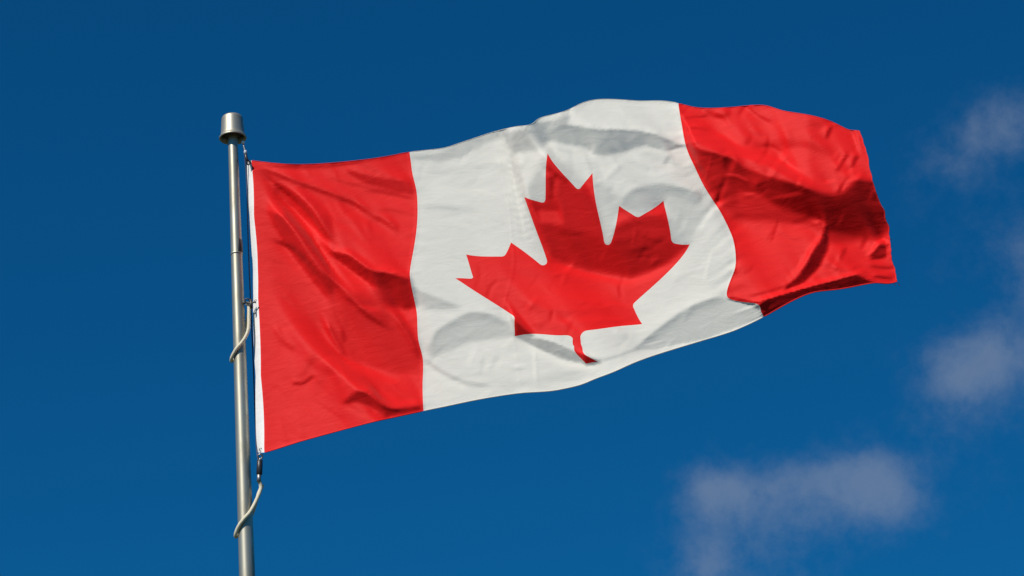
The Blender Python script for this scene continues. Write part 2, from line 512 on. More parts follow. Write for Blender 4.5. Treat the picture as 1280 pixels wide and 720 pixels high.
crease(*A, [(560, 205), (690, 225), (790, 245)], -.14, 2)
crease(*A, [(620, 290), (720, 300), (790, 320)], -.1, 2.5)
crease(*A, [(480, 280), (600, 350), (700, 420)], .06, 8)
# left red panel, lower half
area(*B, [(420, -40), (560, -10), (700, 70), (810, 200), (815, 330), (690, 350), (590, 320), (480, 280), (430, 170), (400, 60)], .5, 6)
area(*B, [(690, -40), (790, -40), (800, 40), (740, 60)], .26, 3)
crease(*B, [(470, 0), (520, 30), (575, 85), (680, 150)], -.26, 4, 2.5)
crease(*B, [(490, -10), (560, 45), (640, 60)], .16, 2.5)
crease(*B, [(395, 128), (425, 190), (478, 278)], -.30, 2, 3.5)
crease(*B, [(452, 150), (470, 210)], -.22, 2)
crease(*B, [(350, 130), (420, 235), (490, 300), (620, 350), (720, 390)], .14, 6, 5)
crease(*B, [(700, 75), (770, 190), (818, 290)], -.26, 2, 4)
crease(*B, [(235, 388), (285, 388), (332, 350)], -.34, 1.6, 2.2)
crease(*B, [(160, 140), (200, 205), (250, 235)], -.16, 3, 4)
crease(*B, [(340, 250), (300, 330), (270, 380)], -.08, 5)
area(*B, [(450, 485), (520, 425), (600, 440), (690, 505), (822, 488), (826, 515), (660, 545), (600, 500), (530, 475)], .32, 3)
crease(*B, [(520, 425), (590, 435), (660, 500), (740, 505)], -.22, 1.5, 3.5)
crease(*B, [(600, 420), (700, 480), (800, 470)], .14, 4)
crease(*B, [(120, 690), (330, 640), (560, 585), (820, 515)], .2, 2)
crease(*B, [(430, 300), (360, 380), (340, 470)], -.05, 7)
# left white
area(*K_, [(40, 268), (160, 262), (280, 205), (400, 175), (440, 190), (330, 235), (260, 275), (170, 300), (60, 290)], .42, 3)
area(*K_, [(430, 185), (560, 150), (690, 110), (700, 170), (620, 190), (580, 250), (470, 265)], .28, 3)
crease(*K_, [(100, 330), (240, 340), (400, 300)], -.08, 6)
crease(*K_, [(80, 480), (200, 485), (330, 500)], -.10, 4)
crease(*K_, [(110, 400), (250, 420), (420, 405)], .06, 6)
crease(*K_, [(440, 290), (480, 420), (510, 620)], .10, 1.6)
crease(*K_, [(450, 320), (510, 380)], -.08, 2); crease(*K_, [(440, 350), (400, 310)], -.08, 2)
area(*Cc, [(62, 145), (130, 172), (280, 230), (180, 245), (90, 225)], .40, 4)
area(*Cc, [(120, 410), (165, 335), (300, 262), (380, 255), (470, 290), (505, 320), (512, 355), (400, 372), (310, 385), (220, 425), (140, 450)], .40, 4)
crease(*Cc, [(170, 330), (300, 260), (400, 258), (480, 290)], -.10, 2, 8)
crease(*Cc, [(105, 455), (190, 515), (300, 565), (420, 580)], -.24, 2, 4)
crease(*Cc, [(120, 490), (200, 545), (300, 590)], .12, 4)
crease(*Cc, [(430, 580), (620, 560), (860, 505)], -.10, 6)
crease(*Cc, [(600, 410), (600, 560)], .10, 1.8)
area(*Cc, [(505, 280), (520, 275), (610, 360), (515, 362)], .25, 2)
area(*Cc, [(520, 362), (610, 364), (700, 385), (800, 432), (838, 448), (838, 482), (740, 465), (640, 420)], .20, 1.6)
crease(*Cc, [(560, 395), (640, 432), (740, 478), (860, 492)], .18, 1.5, 5)
area(*Dd, [(112, 510), (180, 545), (112, 562)], .0, 1.5)
area(*Dd, [(108, 510), (150, 526), (180, 542), (185, 556), (110, 562)], -.3, 1.2)
crease(*Dd, [(130, 548), (250, 522), (340, 490), (400, 480)], -.22, 2)
crease(*Dd, [(20, 655), (100, 640), (300, 560), (480, 495), (640, 450)], .14, 5)
area(*Dd, [(320, 495), (400, 428), (500, 352), (600, 290), (690, 258), (745, 257), (880, 283), (917, 342), (650, 445), (500, 472), (420, 490)], .40, 1.8)
crease(*Dd, [(430, 430), (600, 320), (720, 280)], -.08, 6)
crease(*Dd, [(100, 425), (300, 410), (420, 370), (560, 290), (700, 245)], .08, 10, 3)
crease(*Dd, [(250, 410), (310, 450)], -.14, 2.5)
# the leaf and the white about it
area(*PX, [(684, 185), (655, 245), (668, 285), (690, 323), (735, 337), (790, 346), (835, 328), (862, 305), (845, 270), (800, 268), (760, 285), (735, 240), (715, 220)], .40, 5)
area(*PX, [(740, 225), (775, 235), (815, 228), (870, 240), (885, 262), (862, 300), (830, 250), (797, 270), (772, 262), (760, 300), (745, 260)], .46, 4)
area(*PX, [(700, 285), (780, 300), (850, 300), (835, 325), (790, 342), (730, 330)], .32, 6)
crease(*PX, [(690, 328), (735, 341), (790, 350), (840, 330)], .12, 2, 7)
area(*PX, [(640, 345), (720, 355), (770, 365), (740, 405), (690, 405)], .72, 8)
crease(*PX, [(650, 380), (700, 390), (760, 385)], -.07, 6)
area(*PX, [(670, 262), (700, 262), (705, 280), (675, 278)], .56, 3)
crease(*PX, [(690, 215), (712, 225)], -.12, 3)
area(*Ee, [(0, 200), (110, 140), (270, 162), (400, 180), (560, 185), (660, 205), (770, 255), (700, 285), (600, 255), (500, 285), (380, 300), (330, 265), (240, 250), (170, 235), (60, 262), (0, 290)], .24, 1.8)
area(*Ee, [(390, 240), (500, 210), (600, 235), (500, 290), (390, 295)], .14, 5)
area(*Ee, [(370, 55), (740, 68), (770, 235), (660, 195), (560, 178), (400, 172), (280, 150), (300, 105)], .80, 2.5)
area(*Ee, [(480, 505), (560, 450), (660, 425), (760, 440), (850, 470), (850, 520), (700, 475), (690, 505), (600, 560), (500, 535)], .32, 2.5)
area(*Ee, [(420, 400), (520, 310), (700, 290), (830, 400), (740, 430), (560, 440), (480, 490)], .62, 6)
crease(*Ee, [(610, 370), (650, 380), (730, 360)], .14, 4); crease(*Ee, [(680, 345), (710, 300)], -.28, 3); crease(*Ee, [(700, 300), (725, 270)], .1, 3)
crease(*Ee, [(170, 240), (200, 300), (240, 330)], .16, 4); crease(*Ee, [(370, 255), (350, 300), (390, 320)], .14, 3)
crease(*Ee, [(255, 95), (270, 130), (250, 160)], .18, 3); crease(*Ee, [(110, 140), (180, 165), (250, 150)], .16, 2)
crease(*Ee, [(400, 420), (460, 350), (500, 330)], .10, 3); crease(*Ee, [(430, 410), (500, 340)], -.08, 3)
crease(*Ee, [(30, 370), (80, 310)], -.10, 3); crease(*Ee, [(0, 330), (50, 290)], .08, 3)
crease(*Ee, [(110, 142), (270, 164), (400, 182), (560, 187), (660, 207), (760, 255)], -.10, 1.0, 5)
crease(*Ee, [(110, 138), (270, 158), (400, 176), (560, 181), (660, 201)], .12, 3, 1.0)
crease(*Ee, [(490, 500), (560, 450), (660, 427), (760, 442), (850, 470)], -.14, 1.2, 6)
crease(*Cc, [(140, 400), (170, 333), (300, 260), (400, 256), (480, 288)], -.14, 1.0, 5)
crease(*Cc, [(70, 148), (140, 172), (280, 228)], -.12, 1.0, 4)
crease(*Dd, [(330, 490), (400, 430), (500, 352), (600, 290), (700, 257), (745, 256)], -.16, 1.0, 6)
# the stitched seam beside the leaf, drawn up into a herringbone of small pleats
for k in range(16):
    t = k / 15; sx, sy = 634 + 22 * t, 168 + 132 * t
    crease(*PX, [(sx, sy), (sx + 5, sy - 3), (sx + 9 + (k % 3) * 2, sy - 7)], -.13, 1.3); crease(*PX, [(sx, sy + 3), (sx + 8, sy - 2)], .10, 1.2)
    crease(*PX, [(sx, sy), (sx - 5, sy - 3), (sx - 8 - (k % 2) * 3, sy - 5)], -.13, 1.3)
crease(*PX, [(633, 160), (641, 215), (656, 300)], .16, 1.1); crease(*PX, [(636, 160), (644, 215), (659, 300)], -.12, 1.1)
crease(*PX, [(666, 440), (667, 462), (669, 482)], .16, 1.1); crease(*PX, [(669, 440), (670, 462), (672, 482)], -.10, 1.1)
for (x, y, a_, n_, v_) in [(655, 160, 20, 26, -.15), (672, 170, 55, 18, -.14), (690, 158, -30, 22, .14), (705, 150, 70, 16, -.16), (716, 145, 35, 20, .14), (700, 185, 15, 30, -.12),
                           (735, 205, 65, 22, -.14), (752, 215, 70, 26, .12), (770, 205, 60, 24, -.1), (790, 195, 40, 26, .1), (838, 195, 60, 18, -.2), (828, 205, 10, 26, .16), (846, 205, 30, 14, -.14),
                           (815, 212, 15, 20, -.12), (735, 160, 8, 30, .1), (668, 152, 80, 10, -.15), (600, 190, -25, 40, -.08), (575, 215, -12, 50, .07), (560, 262, 6, 60, -.07), (605, 240, 10, 50, .06),
                           (866, 300, -35, 36, -.08), (880, 330, -40, 30, .08), (858, 345, -25, 40, -.07), (585, 470, -8, 60, -.06), (620, 455, -12, 44, .07)]:
    dx, dy = math.cos(rad(a_)) * n_ / 2, math.sin(rad(a_)) * n_ / 2
    crease(*PX, [(x - dx, y - dy), (x + dy * .1, y - dx * .1), (x + dx, y + dy)], v_, 1.5, 3)
# right red panel
area(*G, [(50, 90), (240, 110), (600, 90), (880, 160), (874, 560), (760, 510), (640, 440), (500, 420), (380, 370), (220, 330), (90, 290)], .74, 5)
crease(*G, [(200, 105), (300, 150), (380, 130)], -.20, 5); crease(*G, [(420, 300), (620, 330), (800, 300)], -.12, 9)
crease(*G, [(230, 270), (330, 290), (500, 400), (700, 460), (840, 560)], .18, 6)
crease(*G, [(80, 235), (160, 225), (240, 250)], -.16, 1.6); crease(*G, [(70, 165), (150, 155), (240, 150)], -.16, 1.6); crease(*G, [(75, 205), (200, 210)], .14, 1.6); crease(*G, [(60, 120), (150, 125), (220, 160)], -.12, 1.6)
area(*J, [(52, 172), (100, 188), (180, 205), (220, 238), (290, 262), (370, 285), (450, 312), (500, 318), (565, 268), (600, 282), (640, 370), (652, 430), (620, 455), (540, 458), (460, 465), (440, 420), (300, 395), (190, 395), (150, 350), (85, 250)], .40, 7)
area(*J, [(52, 172), (100, 188), (180, 207), (215, 245), (240, 300), (200, 350), (150, 340), (85, 250)], .30, 5)
area(*J, [(270, 275), (370, 288), (450, 316), (500, 322), (568, 272), (602, 290), (638, 370), (648, 425), (610, 445), (540, 440), (470, 430), (450, 392), (380, 372), (300, 350), (240, 310)], .20, 6)
area(*J, [(350, 325), (450, 345), (560, 330), (610, 400), (540, 425), (480, 410), (440, 375), (360, 360)], .12, 7)
area(*J, [(190, 300), (280, 320), (330, 370), (250, 390), (200, 370)], .46, 6)
crease(*J, [(55, 174), (100, 189), (180, 208), (225, 242), (290, 265), (370, 288), (450, 315)], -.10, 1.2, 5)
crease(*J, [(140, 215), (165, 195), (185, 215), (170, 260)], .14, 3); crease(*J, [(150, 200), (160, 240)], -.14, 2.5)
area(*J, [(180, 450), (300, 425), (420, 412), (440, 420), (430, 470), (380, 580), (240, 635), (165, 625), (195, 540)], .68, 7)
crease(*J, [(420, 400), (450, 400), (455, 430)], .24, 2.5)
area(*I_, [(560, 150), (572, 290), (520, 400), (440, 480), (330, 520), (420, 430), (490, 310), (540, 240)], .16, 2.2)
crease(*I_, [(540, 210), (470, 310), (400, 450)], .14, 3); crease(*I_, [(470, 350), (440, 390)], .16, 2)
area(*I_, [(580, 290), (660, 300), (780, 310), (800, 420), (740, 425), (480, 490), (530, 420)], .66, 3)
crease(*I_, [(660, 295), (630, 360)], -.20, 2.5); crease(*I_, [(640, 320), (590, 400)], .14, 2.5)
area(*I_, [(790, 335), (845, 258), (885, 285), (880, 355), (800, 352)], .28, 2)
crease(*I_, [(790, 325), (850, 255), (885, 270)], .26, 2.2)
area(*I_, [(800, 360), (890, 345), (930, 420), (925, 478), (820, 470), (750, 425)], .62, 2.5)
crease(*I_, [(790, 385), (860, 395), (930, 400)], -.2, 2); crease(*I_, [(810, 440), (920, 455)], -.24, 2)
area(*I_, [(35, 558), (190, 580), (480, 497), (740, 428), (825, 478), (640, 512), (480, 532), (230, 658), (205, 610)], .04, 1.6)
crease(*I_, [(190, 572), (480, 487), (740, 418)], .2, 2.5, 1)
crease(*I_, [(140, 555), (300, 510), (380, 480)], -.14, 2); crease(*I_, [(30, 552), (110, 562), (170, 580)], -.2, 1.5)
for q in ([(410, 390), (370, 450), (335, 510)], [(420, 525), (380, 590), (340, 650)], [(470, 400), (430, 490)], [(300, 220), (270, 300)]):
    crease(*Hh, q, -.30, 1.8, 2.2)
for q in ([(380, 400), (340, 480)], [(440, 470), (400, 560), (365, 640)], [(110, 540), (75, 610)], [(330, 560), (260, 580)], [(440, 260), (480, 400)]):
    crease(*Hh, q, .18, 2.2)
crease(*Hh, [(130, 190), (200, 200), (320, 190)], -.08, 5); crease(*Hh, [(0, 350), (130, 330), (320, 400)], -.12, 7)
crease(*Hh, [(0, 450), (110, 530), (190, 580)], .14, 5)

# the many small crinkles of light nylon: across the pull of the wind in each panel
rc = random.Random(5)
for _ in range(330):
    x = rc.uniform(318, 1112); y = rc.uniform(128, 560)
    if x < 525: a_, n_, amp = rc.gauss(42, 16), rc.uniform(16, 50), .038
    elif x < 880: a_, n_, amp = rc.choice((rc.gauss(-25, 25), rc.gauss(20, 14), rc.gauss(-60, 15))), rc.uniform(10, 36), .06
    else: a_, n_, amp = rc.choice((rc.gauss(-58, 16), rc.gauss(-58, 16), rc.gauss(15, 14))), rc.uniform(14, 46), .10
    a_ = rad(a_); bend = rc.uniform(-.16, .16) * n_
    dx, dy = math.cos(a_), math.sin(a_)
    v_ = amp * rc.choice((-1, -1, 1)) * rc.uniform(.5, 1.6); w_ = rc.uniform(1.3, 3.6)
    crease(*PX, [(x - dx * n_ / 2, y - dy * n_ / 2), (x - dy * bend, y + dx * bend), (x + dx * n_ / 2, y + dy * n_ / 2)], v_, w_, w_ * rc.uniform(.6, 1.8))
    crease(*PX, [(x - dx * n_ / 2 - dy * w_ * 1.6, y - dy * n_ / 2 + dx * w_ * 1.6), (x - dy * (bend + w_ * 1.6), y + dx * (bend + w_ * 1.6)),
                 (x + dx * n_ / 2 - dy * w_ * 1.6, y + dy * n_ / 2 + dx * w_ * 1.6)], -.6 * v_, w_)

# integrate the relief (metres towards the viewer) from the chart
_wl = np.interp(gy, [190, 238, 265, 343, 391, 448, 514], [512, 520.5, 522, 512.3, 521, 528.5, 529.5])
_wr = np.interp(gy, [129, 183, 236, 264, 298, 318, 338, 371, 379, 396], [848, 857.5, 882, 900, 916, 919.5, 918, 909, 943.5, 954.5])
_mw = blur(((gx > _wl) & (gx < _wr)).astype(float), 1.5)       # white field, where the drawn shade is made weaker
_lf = fly(LEAF)
_mw = _mw * (1 - blur(in_poly(_lf, gx, gy).astype(float), 1.2))
T = _mw * (.66 + (T - .64) * .76) + (1 - _mw) * (.65 + (T - .64) * np.where(gx < _wl, 1.12, 1.25))
T = np.where(T > .70, .70 + (T - .70) * .55, T)
T = T + np.where(gx < _wl, .45, .8 - .4 * _mw) * (T - blur(T, 2.6))
T = np.clip(T, .045, .97)
LC = np.array([SUN @ RIGHT, SUN @ UP, -(SUN @ FWD)])
rim = np.concatenate([fly(np.c_[np.linspace(HB, 1, 60), np.zeros(60)]), fly(np.c_[np.ones(20), np.linspace(0, 1, 20)]),
                      fly(np.c_[np.linspace(1, HB, 60), np.ones(60)])])
inside = in_poly(rim, gx, gy).astype(float)


def down(a, k):
    h2, w2 = a.shape[0] // k, a.shape[1] // k
    return a[:h2 * k, :w2 * k].reshape(h2, k, w2, k).mean((1, 3))


def solve(T, M, HO, step, d0, norm, iters, lam_s=.008, lam_p=.012):
    hm = step * DIST / F
    p0, q0 = .13, -math.tan(PITCH) * .98
    def grad(d):
        p = np.zeros_like(d); q = np.zeros_like(d)
        p[:, :-1] = (d[:, 1:] - d[:, :-1]) / hm
        q[:-1] = (d[:-1] - d[1:]) / hm            # rows run downwards
        return p, q
    def gradT(p, q):
        o = np.zeros_like(p)
        o[:, 1:] += p[:, :-1] / hm; o[:, :-1] -= p[:, :-1] / hm
        o[:-1] += q[:-1] / hm; o[1:] -= q[:-1] / hm
        return o
    def lap2(a):
        r = np.zeros_like(a)
        dx = np.zeros_like(a); dx[:, :-1] = a[:, 1:] - a[:, :-1]
        dy = np.zeros_like(a); dy[:-1] = a[1:] - a[:-1]
        r[:, 1:] += dx[:, :-1]; r[:, :-1] -= dx[:, :-1]
        r[1:] += dy[:-1]; r[:-1] -= dy[:-1]
        return r
    ax, ay = -LC[0], -LC[1]
    wd = M; wp = lam_p + .6 * HO
    g = T * norm - LC[2]
    ls = lam_s * (2.0 / step)
    def Aop(d):
        p, q = grad(d)
        e = wd * (ax * p + ay * q)
        P = ax * e + wp * p + ls * lap2(p); Q = ay * e + wp * q + ls * lap2(q)
        return gradT(P, Q) * hm * hm + 1e-7 * d
    b = gradT(ax * wd * g + wp * p0, ay * wd * g + wp * q0) * hm * hm
    d = d0.copy(); r = b - Aop(d); z = r.copy(); rs = (r * r).sum()
    for _ in range(iters):
        Az = Aop(z); al = rs / ((z * Az).sum() + 1e-30)
        d += al * z; r -= al * Az; rn = (r * r).sum()
        if rn < 1e-16: break
        z = r + rn / rs * z; rs = rn
    p, q = grad(d)
    return d, np.sqrt(1 + p * p + q * q)


hx_line = np.interp(gy, [200, 566], [314.4, 330.5])
HO = np.exp(-((gx - hx_line) / 14.0) ** 2)
d = None
for k, its in ((8, 250), (4, 250), (2, 200), (1, 160)):
    Tk, Mk, Hk = down(T, k), down(inside, k), down(HO, k)
    if d is None:
        yy = np.arange(Tk.shape[0])[:, None] * np.ones(Tk.shape)
        d = yy * H * k * DIST / F * math.tan(PITCH)
        nm = np.full(Tk.shape, 1.11)
    else:
        d = np.repeat(np.repeat(d, 2, 0), 2, 1); nm = np.repeat(np.repeat(nm, 2, 0), 2, 1)
        d = np.pad(d, ((0, max(0, Tk.shape[0] - d.shape[0])), (0, max(0, Tk.shape[1] - d.shape[1]))), mode='edge')[:Tk.shape[0], :Tk.shape[1]]
        nm = np.pad(nm, ((0, max(0, Tk.shape[0] - nm.shape[0])), (0, max(0, Tk.shape[1] - nm.shape[1]))), mode='edge')[:Tk.shape[0], :Tk.shape[1]]
        d = blur(d, 1.0)
    for rep in range(3 if k > 1 else 2):
        d, nm = solve(Tk, Mk, Hk, H * k, d, nm, its)
        nm = np.clip(nm, 1, 2.6)
REL = d
iy, ix = int((383 - Y0) / H), int((322 - X0) / H)
REL = REL - REL[iy, ix]


def sample(a, px, py):
    fx = np.clip((px - X0) / H - .5, 0, GW - 1.001); fy = np.clip((py - Y0) / H - .5, 0, GH - 1.001)
    i = fx.astype(int); j = fy.astype(int); s_, t_ = fx - i, fy - j
    return (a[j, i] * (1 - s_) + a[j, i + 1] * s_) * (1 - t_) + (a[j + 1, i] * (1 - s_) + a[j + 1, i + 1] * s_) * t_


rng = np.random.default_rng(7)
_lat = rng.random((64, 64))


def noise2(x, y):
    xi = np.floor(x).astype(int); yi = np.floor(y).astype(int); fx = x - xi; fy = y - yi
    fx = fx * fx * (3 - 2 * fx); fy = fy * fy * (3 - 2 * fy)
    L = lambda a, b: _lat[a % 64, b % 64]
    return (L(xi, yi) * (1 - fx) + L(xi + 1, yi) * fx) * (1 - fy) + (L(xi, yi + 1) * (1 - fx) + L(xi + 1, yi + 1) * fx) * fy - .5


def fly3(uv):
    """the flying cloth in space"""
    uv = np.asarray(uv, float)
    p = fly(uv)
    u, v = uv[:, 0], uv[:, 1]
    p[:, 0] += (2.4 * noise2(v * 17 + 3, v * 0 + 2) + 1.8 * noise2(v * 49, v * 0 + 9)) * np.exp(-(1 - u) / .012)     # frayed fly end
    z = sample(REL, p[:, 0], p[:, 1])
    # gathers along the stitched seams
    for us, amp, w in ((.25, .0016, .012), (.75, .0032, .03), (.39, .0016, .012), (.605, .0014, .012)):
        z = z + amp * noise2(v * 46 + us * 90, (u - us) * 6 + 3) * np.exp(-((u - us) / w) ** 2) * 2
        z = z + {.25: .0022, .75: .0022, .39: .0013, .605: .0}[us] * np.exp(-((u - us) / .0016) ** 2)
    z = z + .0030 * noise2(v * 30 + 11, u * 9) * np.exp(-((1 - u) / .03))        # fly end
    z = z + .0022 * noise2(u * 60, v * 5 + 5) * np.exp(-v / .02)                  # upper hem
    z = z - .05 * np.clip(-u / .022, 0, 1) ** 1.3                                  # the heading is rolled round its rope
    return at(p[:, 0], p[:, 1], DIST - z), p


# triangulate the flat flag along its seams and the leaf's outline
STEP = .0048
us = np.arange(0, 1, STEP / 2)[1:]; vs = np.arange(0, 1, STEP)[1:]
pts, edges = [], []


def add_chain(P, closed=False):
    b = len(pts); pts.extend([(float(x) * 2, float(y)) for x, y in P]); n = len(P)
    edges.extend([(b + i, b + (i + 1) % n) for i in range(n if closed else n - 1)])


def dense(P, step=STEP, closed=False):
    P = [np.array(p, float) for p in P]; o = []
    Q = P + [P[0]] if closed else P
    for a, b in zip(Q[:-1], Q[1:]):
        L = math.hypot((b - a)[0] * 2, (b - a)[1]); n = max(1, int(round(L / step)))
        o += [tuple(a + (b - a) * i / n) for i in range(n)]
    if not closed: o.append(tuple(P[-1]))
    return o


add_chain(dense([(HB, 0), (0, 0), (.25, 0), (.75, 0), (1, 0), (1, 1), (.75, 1), (.25, 1), (0, 1), (HB, 1)], closed=True), True)
for uu in (0, .25, .75):
    add_chain(dense([(uu, 0), (uu, 1)]))
leaf_d = dense([tuple(p) for p in LEAF], closed=True)
add_chain(leaf_d, True)
L2 = np.array(leaf_d) * np.array([2, 1.])
uu, vv = np.meshgrid(us, vs)
q = np.c_[uu.ravel(), vv.ravel()]
q = q + (rng.random(q.shape) - .5) * np.array([STEP * .25, STEP * .5])
keep = (q[:, 0] > .003) & (q[:, 0] < .997) & (q[:, 1] > .005) & (q[:, 1] < .995)
for s_ in (.25, .75): keep &= np.abs(q[:, 0] - s_) > STEP * .2
q = q[keep]
near = np.full(len(q), 1e9)
for i in range(0, len(L2)):
    near = np.minimum(near, (q[:, 0] * 2 - L2[i, 0]) ** 2 + (q[:, 1] - L2[i, 1]) ** 2)
q = q[near > (STEP * .5) ** 2]
pts.extend([(float(a) * 2, float(b)) for a, b in q])
for f in (.33, .66):
    pts.extend([(HB * f * 2, float(b)) for b in vs])
tv, te, tf, _, _, _ = delaunay_2d_cdt([Vector(p) for p in pts], edges, [], 0, 1e-6)
UV = np.array([(v.x / 2, v.y) for v in tv]); TF = np.array([tuple(f) for f in tf if len(f) == 3])
P3, P2 = fly3(UV)
# facing the viewer
nrm = np.cross(P3[TF[:, 1]] - P3[TF[:, 0]], P3[TF[:, 2]] - P3[TF[:, 0]])
flip = (nrm @ FWD) > 0
TF[flip] = TF[flip][:, [0, 2, 1]]; nrm[flip] *= -1
VN = np.zeros_like(P3)
for c in range(3): np.add.at(VN, TF[:, c], nrm)
VN /= np.linalg.norm(VN, axis=1)[:, None] + 1e-12
cen = UV[TF].mean(1)
in_leaf = in_poly(np.array(leaf_d), cen[:, 0], cen[:, 1])
region = np.where(cen[:, 0] < 0, 0, np.where(cen[:, 0] < .25, 1, np.where(cen[:, 0] > .75, 3, np.where(in_leaf, 4, 2))))

flag = empty('national_flag', P3[np.argmin(np.abs(UV[:, 0]) + UV[:, 1])],
             'red and white maple leaf flag streaming from the flagpole in the wind', 'flag')


def panel(name, r, mat, label=None):
    f = TF[region == r]
    idx = np.unique(f); mp = -np.ones(len(UV), int); mp[idx] = np.arange(len(idx))
    o = mesh_obj(name, P3[idx], mp[f], mat, flag)
    o.data.normals_split_custom_set_from_vertices([tuple(n) for n in VN[idx]])
    if label: o['label'] = label
    return o


band = panel('header_band', 0, CANVAS)
redL = panel('red_panel', 1, RED, 'red panel next to the pole')
white = panel('white_panel', 2, WHITE)
redR = panel('red_panel', 3, RED, 'red panel at the fly end, its lower edge folded under')
mleaf = panel('maple_leaf', 4, RED)


def hem(parent, uv, mat, r=.0026):
    p3, _ = fly3(np.array(uv))
    k = 5; p3 = np.array([p3[max(0, i - 2):i + 3].mean(0) for i in range(len(p3))])
    mesh_obj('hem', *tube(list(p3), r, 8), mat, parent)


hem(redL, dense([(0, 0), (.25, 0)]), REDHEM, .0013); hem(redL, dense([(0, 1), (.25, 1)]), REDHEM)
hem(white, dense([(.25, 0), (.75, 0)]), WHITE, .0013); hem(white, dense([(.25, 1), (.75, 1)]), WHITE)
hem(redR, dense([(.75, 0), (1, 0)]), REDHEM, .0013); hem(redR, dense([(1, 0), (1, 1)]), REDHEM); hem(redR, dense([(1, 1), (.75, 1)]), REDHEM)

for ua, va, dx_, dy_ in ((.998, .998, 5, 5), (.993, .999, 3, 4), (.999, .72, 4, 1.5)):
    _, c2 = fly3(np.array([(ua, va)])); c2 = c2[0]
    zz = DIST - float(sample(REL, c2[:1], c2[1:])[0])
    mesh_obj('loose_thread', *tube(smooth_path([at(c2[0] - 1, c2[1] - .5, zz), at(c2[0] + dx_ * .5, c2[1] + dy_ * .3, zz + .01), at(c2[0] + dx_, c2[1] + dy_, zz + .03)], 8), .0012, 5), REDHEM, redR)

# ------------------------------------------------------------------ flagpole
POLE_D = DIST + .06
pa = at(297.2, 360, POLE_D)                       # the axis at mid height
# height of the truck's underside on that axis
zt = pa[2]
for _ in range(30):
    _, yy = to_px((pa[0], pa[1], zt)); zt += (yy - 173.5) / 277 / math.cos(PITCH)


def pole_r(z):
    t = (zt - z)
    return .0225 + .0057 * t if t < 2.6 else min(.0373 + .004 * (t - 2.6), .055)


def pole_c(z):
    return np.array([pa[0], pa[1], z])


pole = empty('flagpole', (pa[0], pa[1], 0), 'tapered silver metal flagpole with a flat topped cap carrying the flag', 'flagpole')
prof = [(pole_r(z), z) for z in np.linspace(0.05, zt + .02, 60)]
mesh_obj('shaft', *lathe(prof, (pa[0], pa[1], 0), 64), ALU, pole)
cr_ = .0635
capp = [(.052, .035), (.055, .004), (cr_ - .002, 0), (cr_, .002), (cr_ + .0002, .007), (cr_ - .003, .012), (cr_ - .0075, .018), (cr_ - .009, .03), (cr_ - .0135, .100),
        (cr_ - .0145, .107), (cr_ - .0175, .113), (cr_ - .022, .117), (cr_ - .028, .119), (.001, .121)]
mesh_obj('cap', *lathe(capp, (pa[0], pa[1], zt), 72), ALUCAP, pole)
mesh_obj('cap_shade_lining', *lathe([(.020, .012), (.034, .014), (.0525, .030), (.0525, .036), (.02, .037)], (pa[0], pa[1], zt), 48), CAP_SHADE, pole)  # dark lining added so that the cap's underside looks shaded
mesh_obj('base_collar', *lathe([(.056, .18), (.075, .17), (.11, .06), (.16, .02), (.17, 0.0)], (pa[0], pa[1], 0.02), 48), ALUCAP, pole)
# joint sleeve where the two lengths of the pole meet
zj = zt
for _ in range(30):
    _, yy = to_px((pa[0], pa[1], zj)); zj += (yy - 318) / 277 / math.cos(PITCH)
mesh_obj('joint_sleeve', *lathe([(pole_r(zj) + .0002, -.004), (pole_r(zj) + .0022, -.003), (pole_r(zj) + .0018, .004), (pole_r(zj) - .001, .008)], (pa[0], pa[1], zj), 64), ALU, pole)
# a thin dark patch added in place of a shadow, on the pole's flag side
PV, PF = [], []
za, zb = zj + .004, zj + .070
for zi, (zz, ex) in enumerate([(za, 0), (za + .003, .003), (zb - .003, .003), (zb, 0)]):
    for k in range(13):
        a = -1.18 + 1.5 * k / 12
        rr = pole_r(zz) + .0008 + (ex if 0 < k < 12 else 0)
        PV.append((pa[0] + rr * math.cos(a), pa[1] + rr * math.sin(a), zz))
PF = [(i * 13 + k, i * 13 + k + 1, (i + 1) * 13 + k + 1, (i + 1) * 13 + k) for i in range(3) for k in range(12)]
mesh_obj('shade_patch', PV, PF, BLACK, pole)
base = mesh_obj('concrete_footing', *lathe([(.45, -.1), (.45, .012), (.43, .02), (.001, .021)], (pa[0], pa[1], 0), 48), CONC)
tag(base, 'round concrete footing in the grass under the flagpole', 'footing')

# ------------------------------------------------------------------ halyard, clips and rope loops
def z_at(py):
    z = pa[2]
    for _ in range(30):
        _, yy = to_px((pa[0], pa[1], z)); z += (yy - py) / 277 / math.cos(PITCH)
    return z


def by(px, py, off=0.0):
    """a point beside the pole, off metres behind the pole's axis"""
    return at(px, py, float((pole_c(z_at(py)) - CAM) @ FWD) + off)


hal = smooth_path([by(303.6, 177, -.01), by(305.5, 189, -.01), by(308.5, 230, .03), by(310.3, 300, .05), by(313, 372, .05),
                   by(316.4, 450, .05), by(320.2, 550, .02), by(322.6, 575, -.03)], 60)
hl = mesh_obj('halyard', *tube(hal, .0032, 8), LINE)
tag(hl, 'thin dark halyard line hanging between the pole and the flag', 'rope')


def ring(c, r, t, axis_a, axis_b, n=24):
    P = [np.asarray(c) + r * (math.cos(2 * math.pi * i / n) * axis_a + math.sin(2 * math.pi * i / n) * axis_b) for i in range(n + 1)]
    return tube(P, t, 8, caps=False)


def ball(c, r, sc=(1, 1, 1), n=12):
    V, Fc = lathe([(max(1e-4, r * math.sin(math.pi * i / n)), -r * math.cos(math.pi * i / n) * sc[2]) for i in range(n + 1)], c, 16)
    return V, Fc


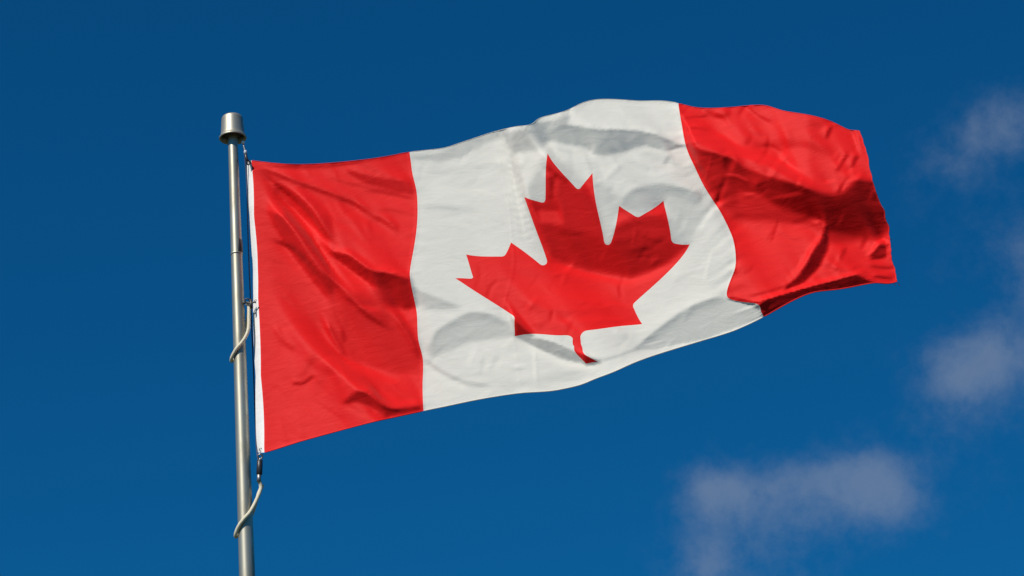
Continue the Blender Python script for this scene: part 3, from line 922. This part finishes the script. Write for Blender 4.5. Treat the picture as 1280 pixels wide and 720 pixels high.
# top clip: bead under the cap, short link, dark snap hook into the header's corner
clip = empty('snap_clip', by(307.5, 196), 'small dark snap clip with a white bead above the upper corner of the flag', 'clip', 'clips holding the flag')
mesh_obj('bead', *ball(by(303.8, 178, -.02), .0085), plain('white_plastic', (.8, .8, .78), .4, 50, .05), clip)
mesh_obj('link', *tube(smooth_path([by(304.4, 181, -.02), by(305.6, 186, -.02), by(306.8, 191, -.02)], 8), .004, 8), STEEL, clip)
mesh_obj('eye', *ball(by(306.8, 190.2, -.02), .008, (1, 1, 1.4)), plain('pale_plastic', (.45, .5, .56), .4, 50, .05), clip)
mesh_obj('hook', *join(tube(smooth_path([by(307.2, 193, -.02), by(307.6, 196, -.025), by(308.6, 199.5, -.025), by(310.5, 202, -.02)], 10), .0068, 10),
                       ring(by(310.6, 203.5, -.02), .008, .003, RIGHT, UP)), BLACK, clip)


def sling(front, r_rope, top_pt, parent):
    """front: (angle seen from above, picture height) pairs of the rope across the pole's face; it returns round the back"""
    P = []
    for (a, py, extra) in front:
        z = z_at(py); r = pole_r(z) + r_rope + extra
        c = pole_c(z); P.append(c + r * (math.cos(a) * np.array([1., 0, 0]) + math.sin(a) * np.array([0, 1., 0])))
    mesh_obj('rope', *tube(smooth_path([top_pt] + P + [], 90), r_rope, 12), ROPE, parent)


PI = math.pi
# middle: clip at the header's grommet, sling hanging down round the pole
s1 = empty('retainer_sling', by(309, 379), 'cream rope sling wrapped round the pole at the middle of the flag', 'rope sling', 'rope slings holding the flag to the pole')
RR = .0078
sling([(-.05, 384, .012), (-.18, 398, .012), (-.40, 414, .012), (-.75, 425, .006), (-1.25, 433, .001), (-1.9, 440, .001), (-2.5, 446, .001), (-2.95, 449, .002), (-3.5, 449, .004), (-4.3, 440, .004), (-5.2, 415, .006), (-6.0, 388, .012)],
      RR, by(308, 379.5, -.01), s1)
mesh_obj('shackle', *join(tube(smooth_path([by(304, 380), by(308, 378, -.02), by(313, 378.5, -.03), by(320, 377.5, -.04)], 16), .0036, 8),
                          tube([by(313.5, 374.5, -.03), by(314.4, 385.5, -.03)], .0065, 10), ring(by(309, 376, -.02), .010, .003, RIGHT, UP)), DARKSTEEL, s1)
for gv in (.012, .482, .988):
    gp, _ = fly3(np.array([(-.010, gv)]))
    mesh_obj('grommet', *ring(gp[0] - FWD * .004, .0065, .002, RIGHT, UP), BRASS, flag)

s2 = empty('retainer_sling', by(323, 600), 'cream rope sling wrapped round the pole below the black toggle and flag', 'rope sling', 'rope slings holding the flag to the pole')
sling([(-.14, 612, .034), (-.32, 624, .023), (-.62, 636, .010), (-1.0, 645, .001), (-1.5, 651.5, .001), (-2.05, 658.5, .001), (-2.55, 664.5, .001), (-2.95, 668.5, .002), (-3.5, 668, .004), (-4.3, 658, .004), (-5.2, 640, .008), (-6.0, 618, .02), (-6.3, 608, .04)],
      RR * 1.08, by(323.7, 600, -.022), s2)
tg = empty('snap_clip', by(324.5, 584), 'black cylindrical toggle clip hanging under the lower corner of the flag', 'clip', 'clips holding the flag')
mesh_obj('sleeve', *tube([by(324.9, 575, -.03), by(324.8, 575.6, -.03), by(324.2, 592.4, -.03), by(324.1, 593, -.03)], [.010, .0128, .0135, .011], 16), BLACK, tg)
mesh_obj('eye', *join(ring(by(325.4, 570.5, -.03), .010, .0035, RIGHT, UP), tube([by(325.3, 573, -.03), by(325, 576, -.03)], .006, 8)), STEEL, tg)
mesh_obj('ferrule', *tube([by(324, 593, -.03), by(323.8, 599, -.025), by(323.6, 603, -.02)], [.009, .0095, .009], 12), STEEL, tg)
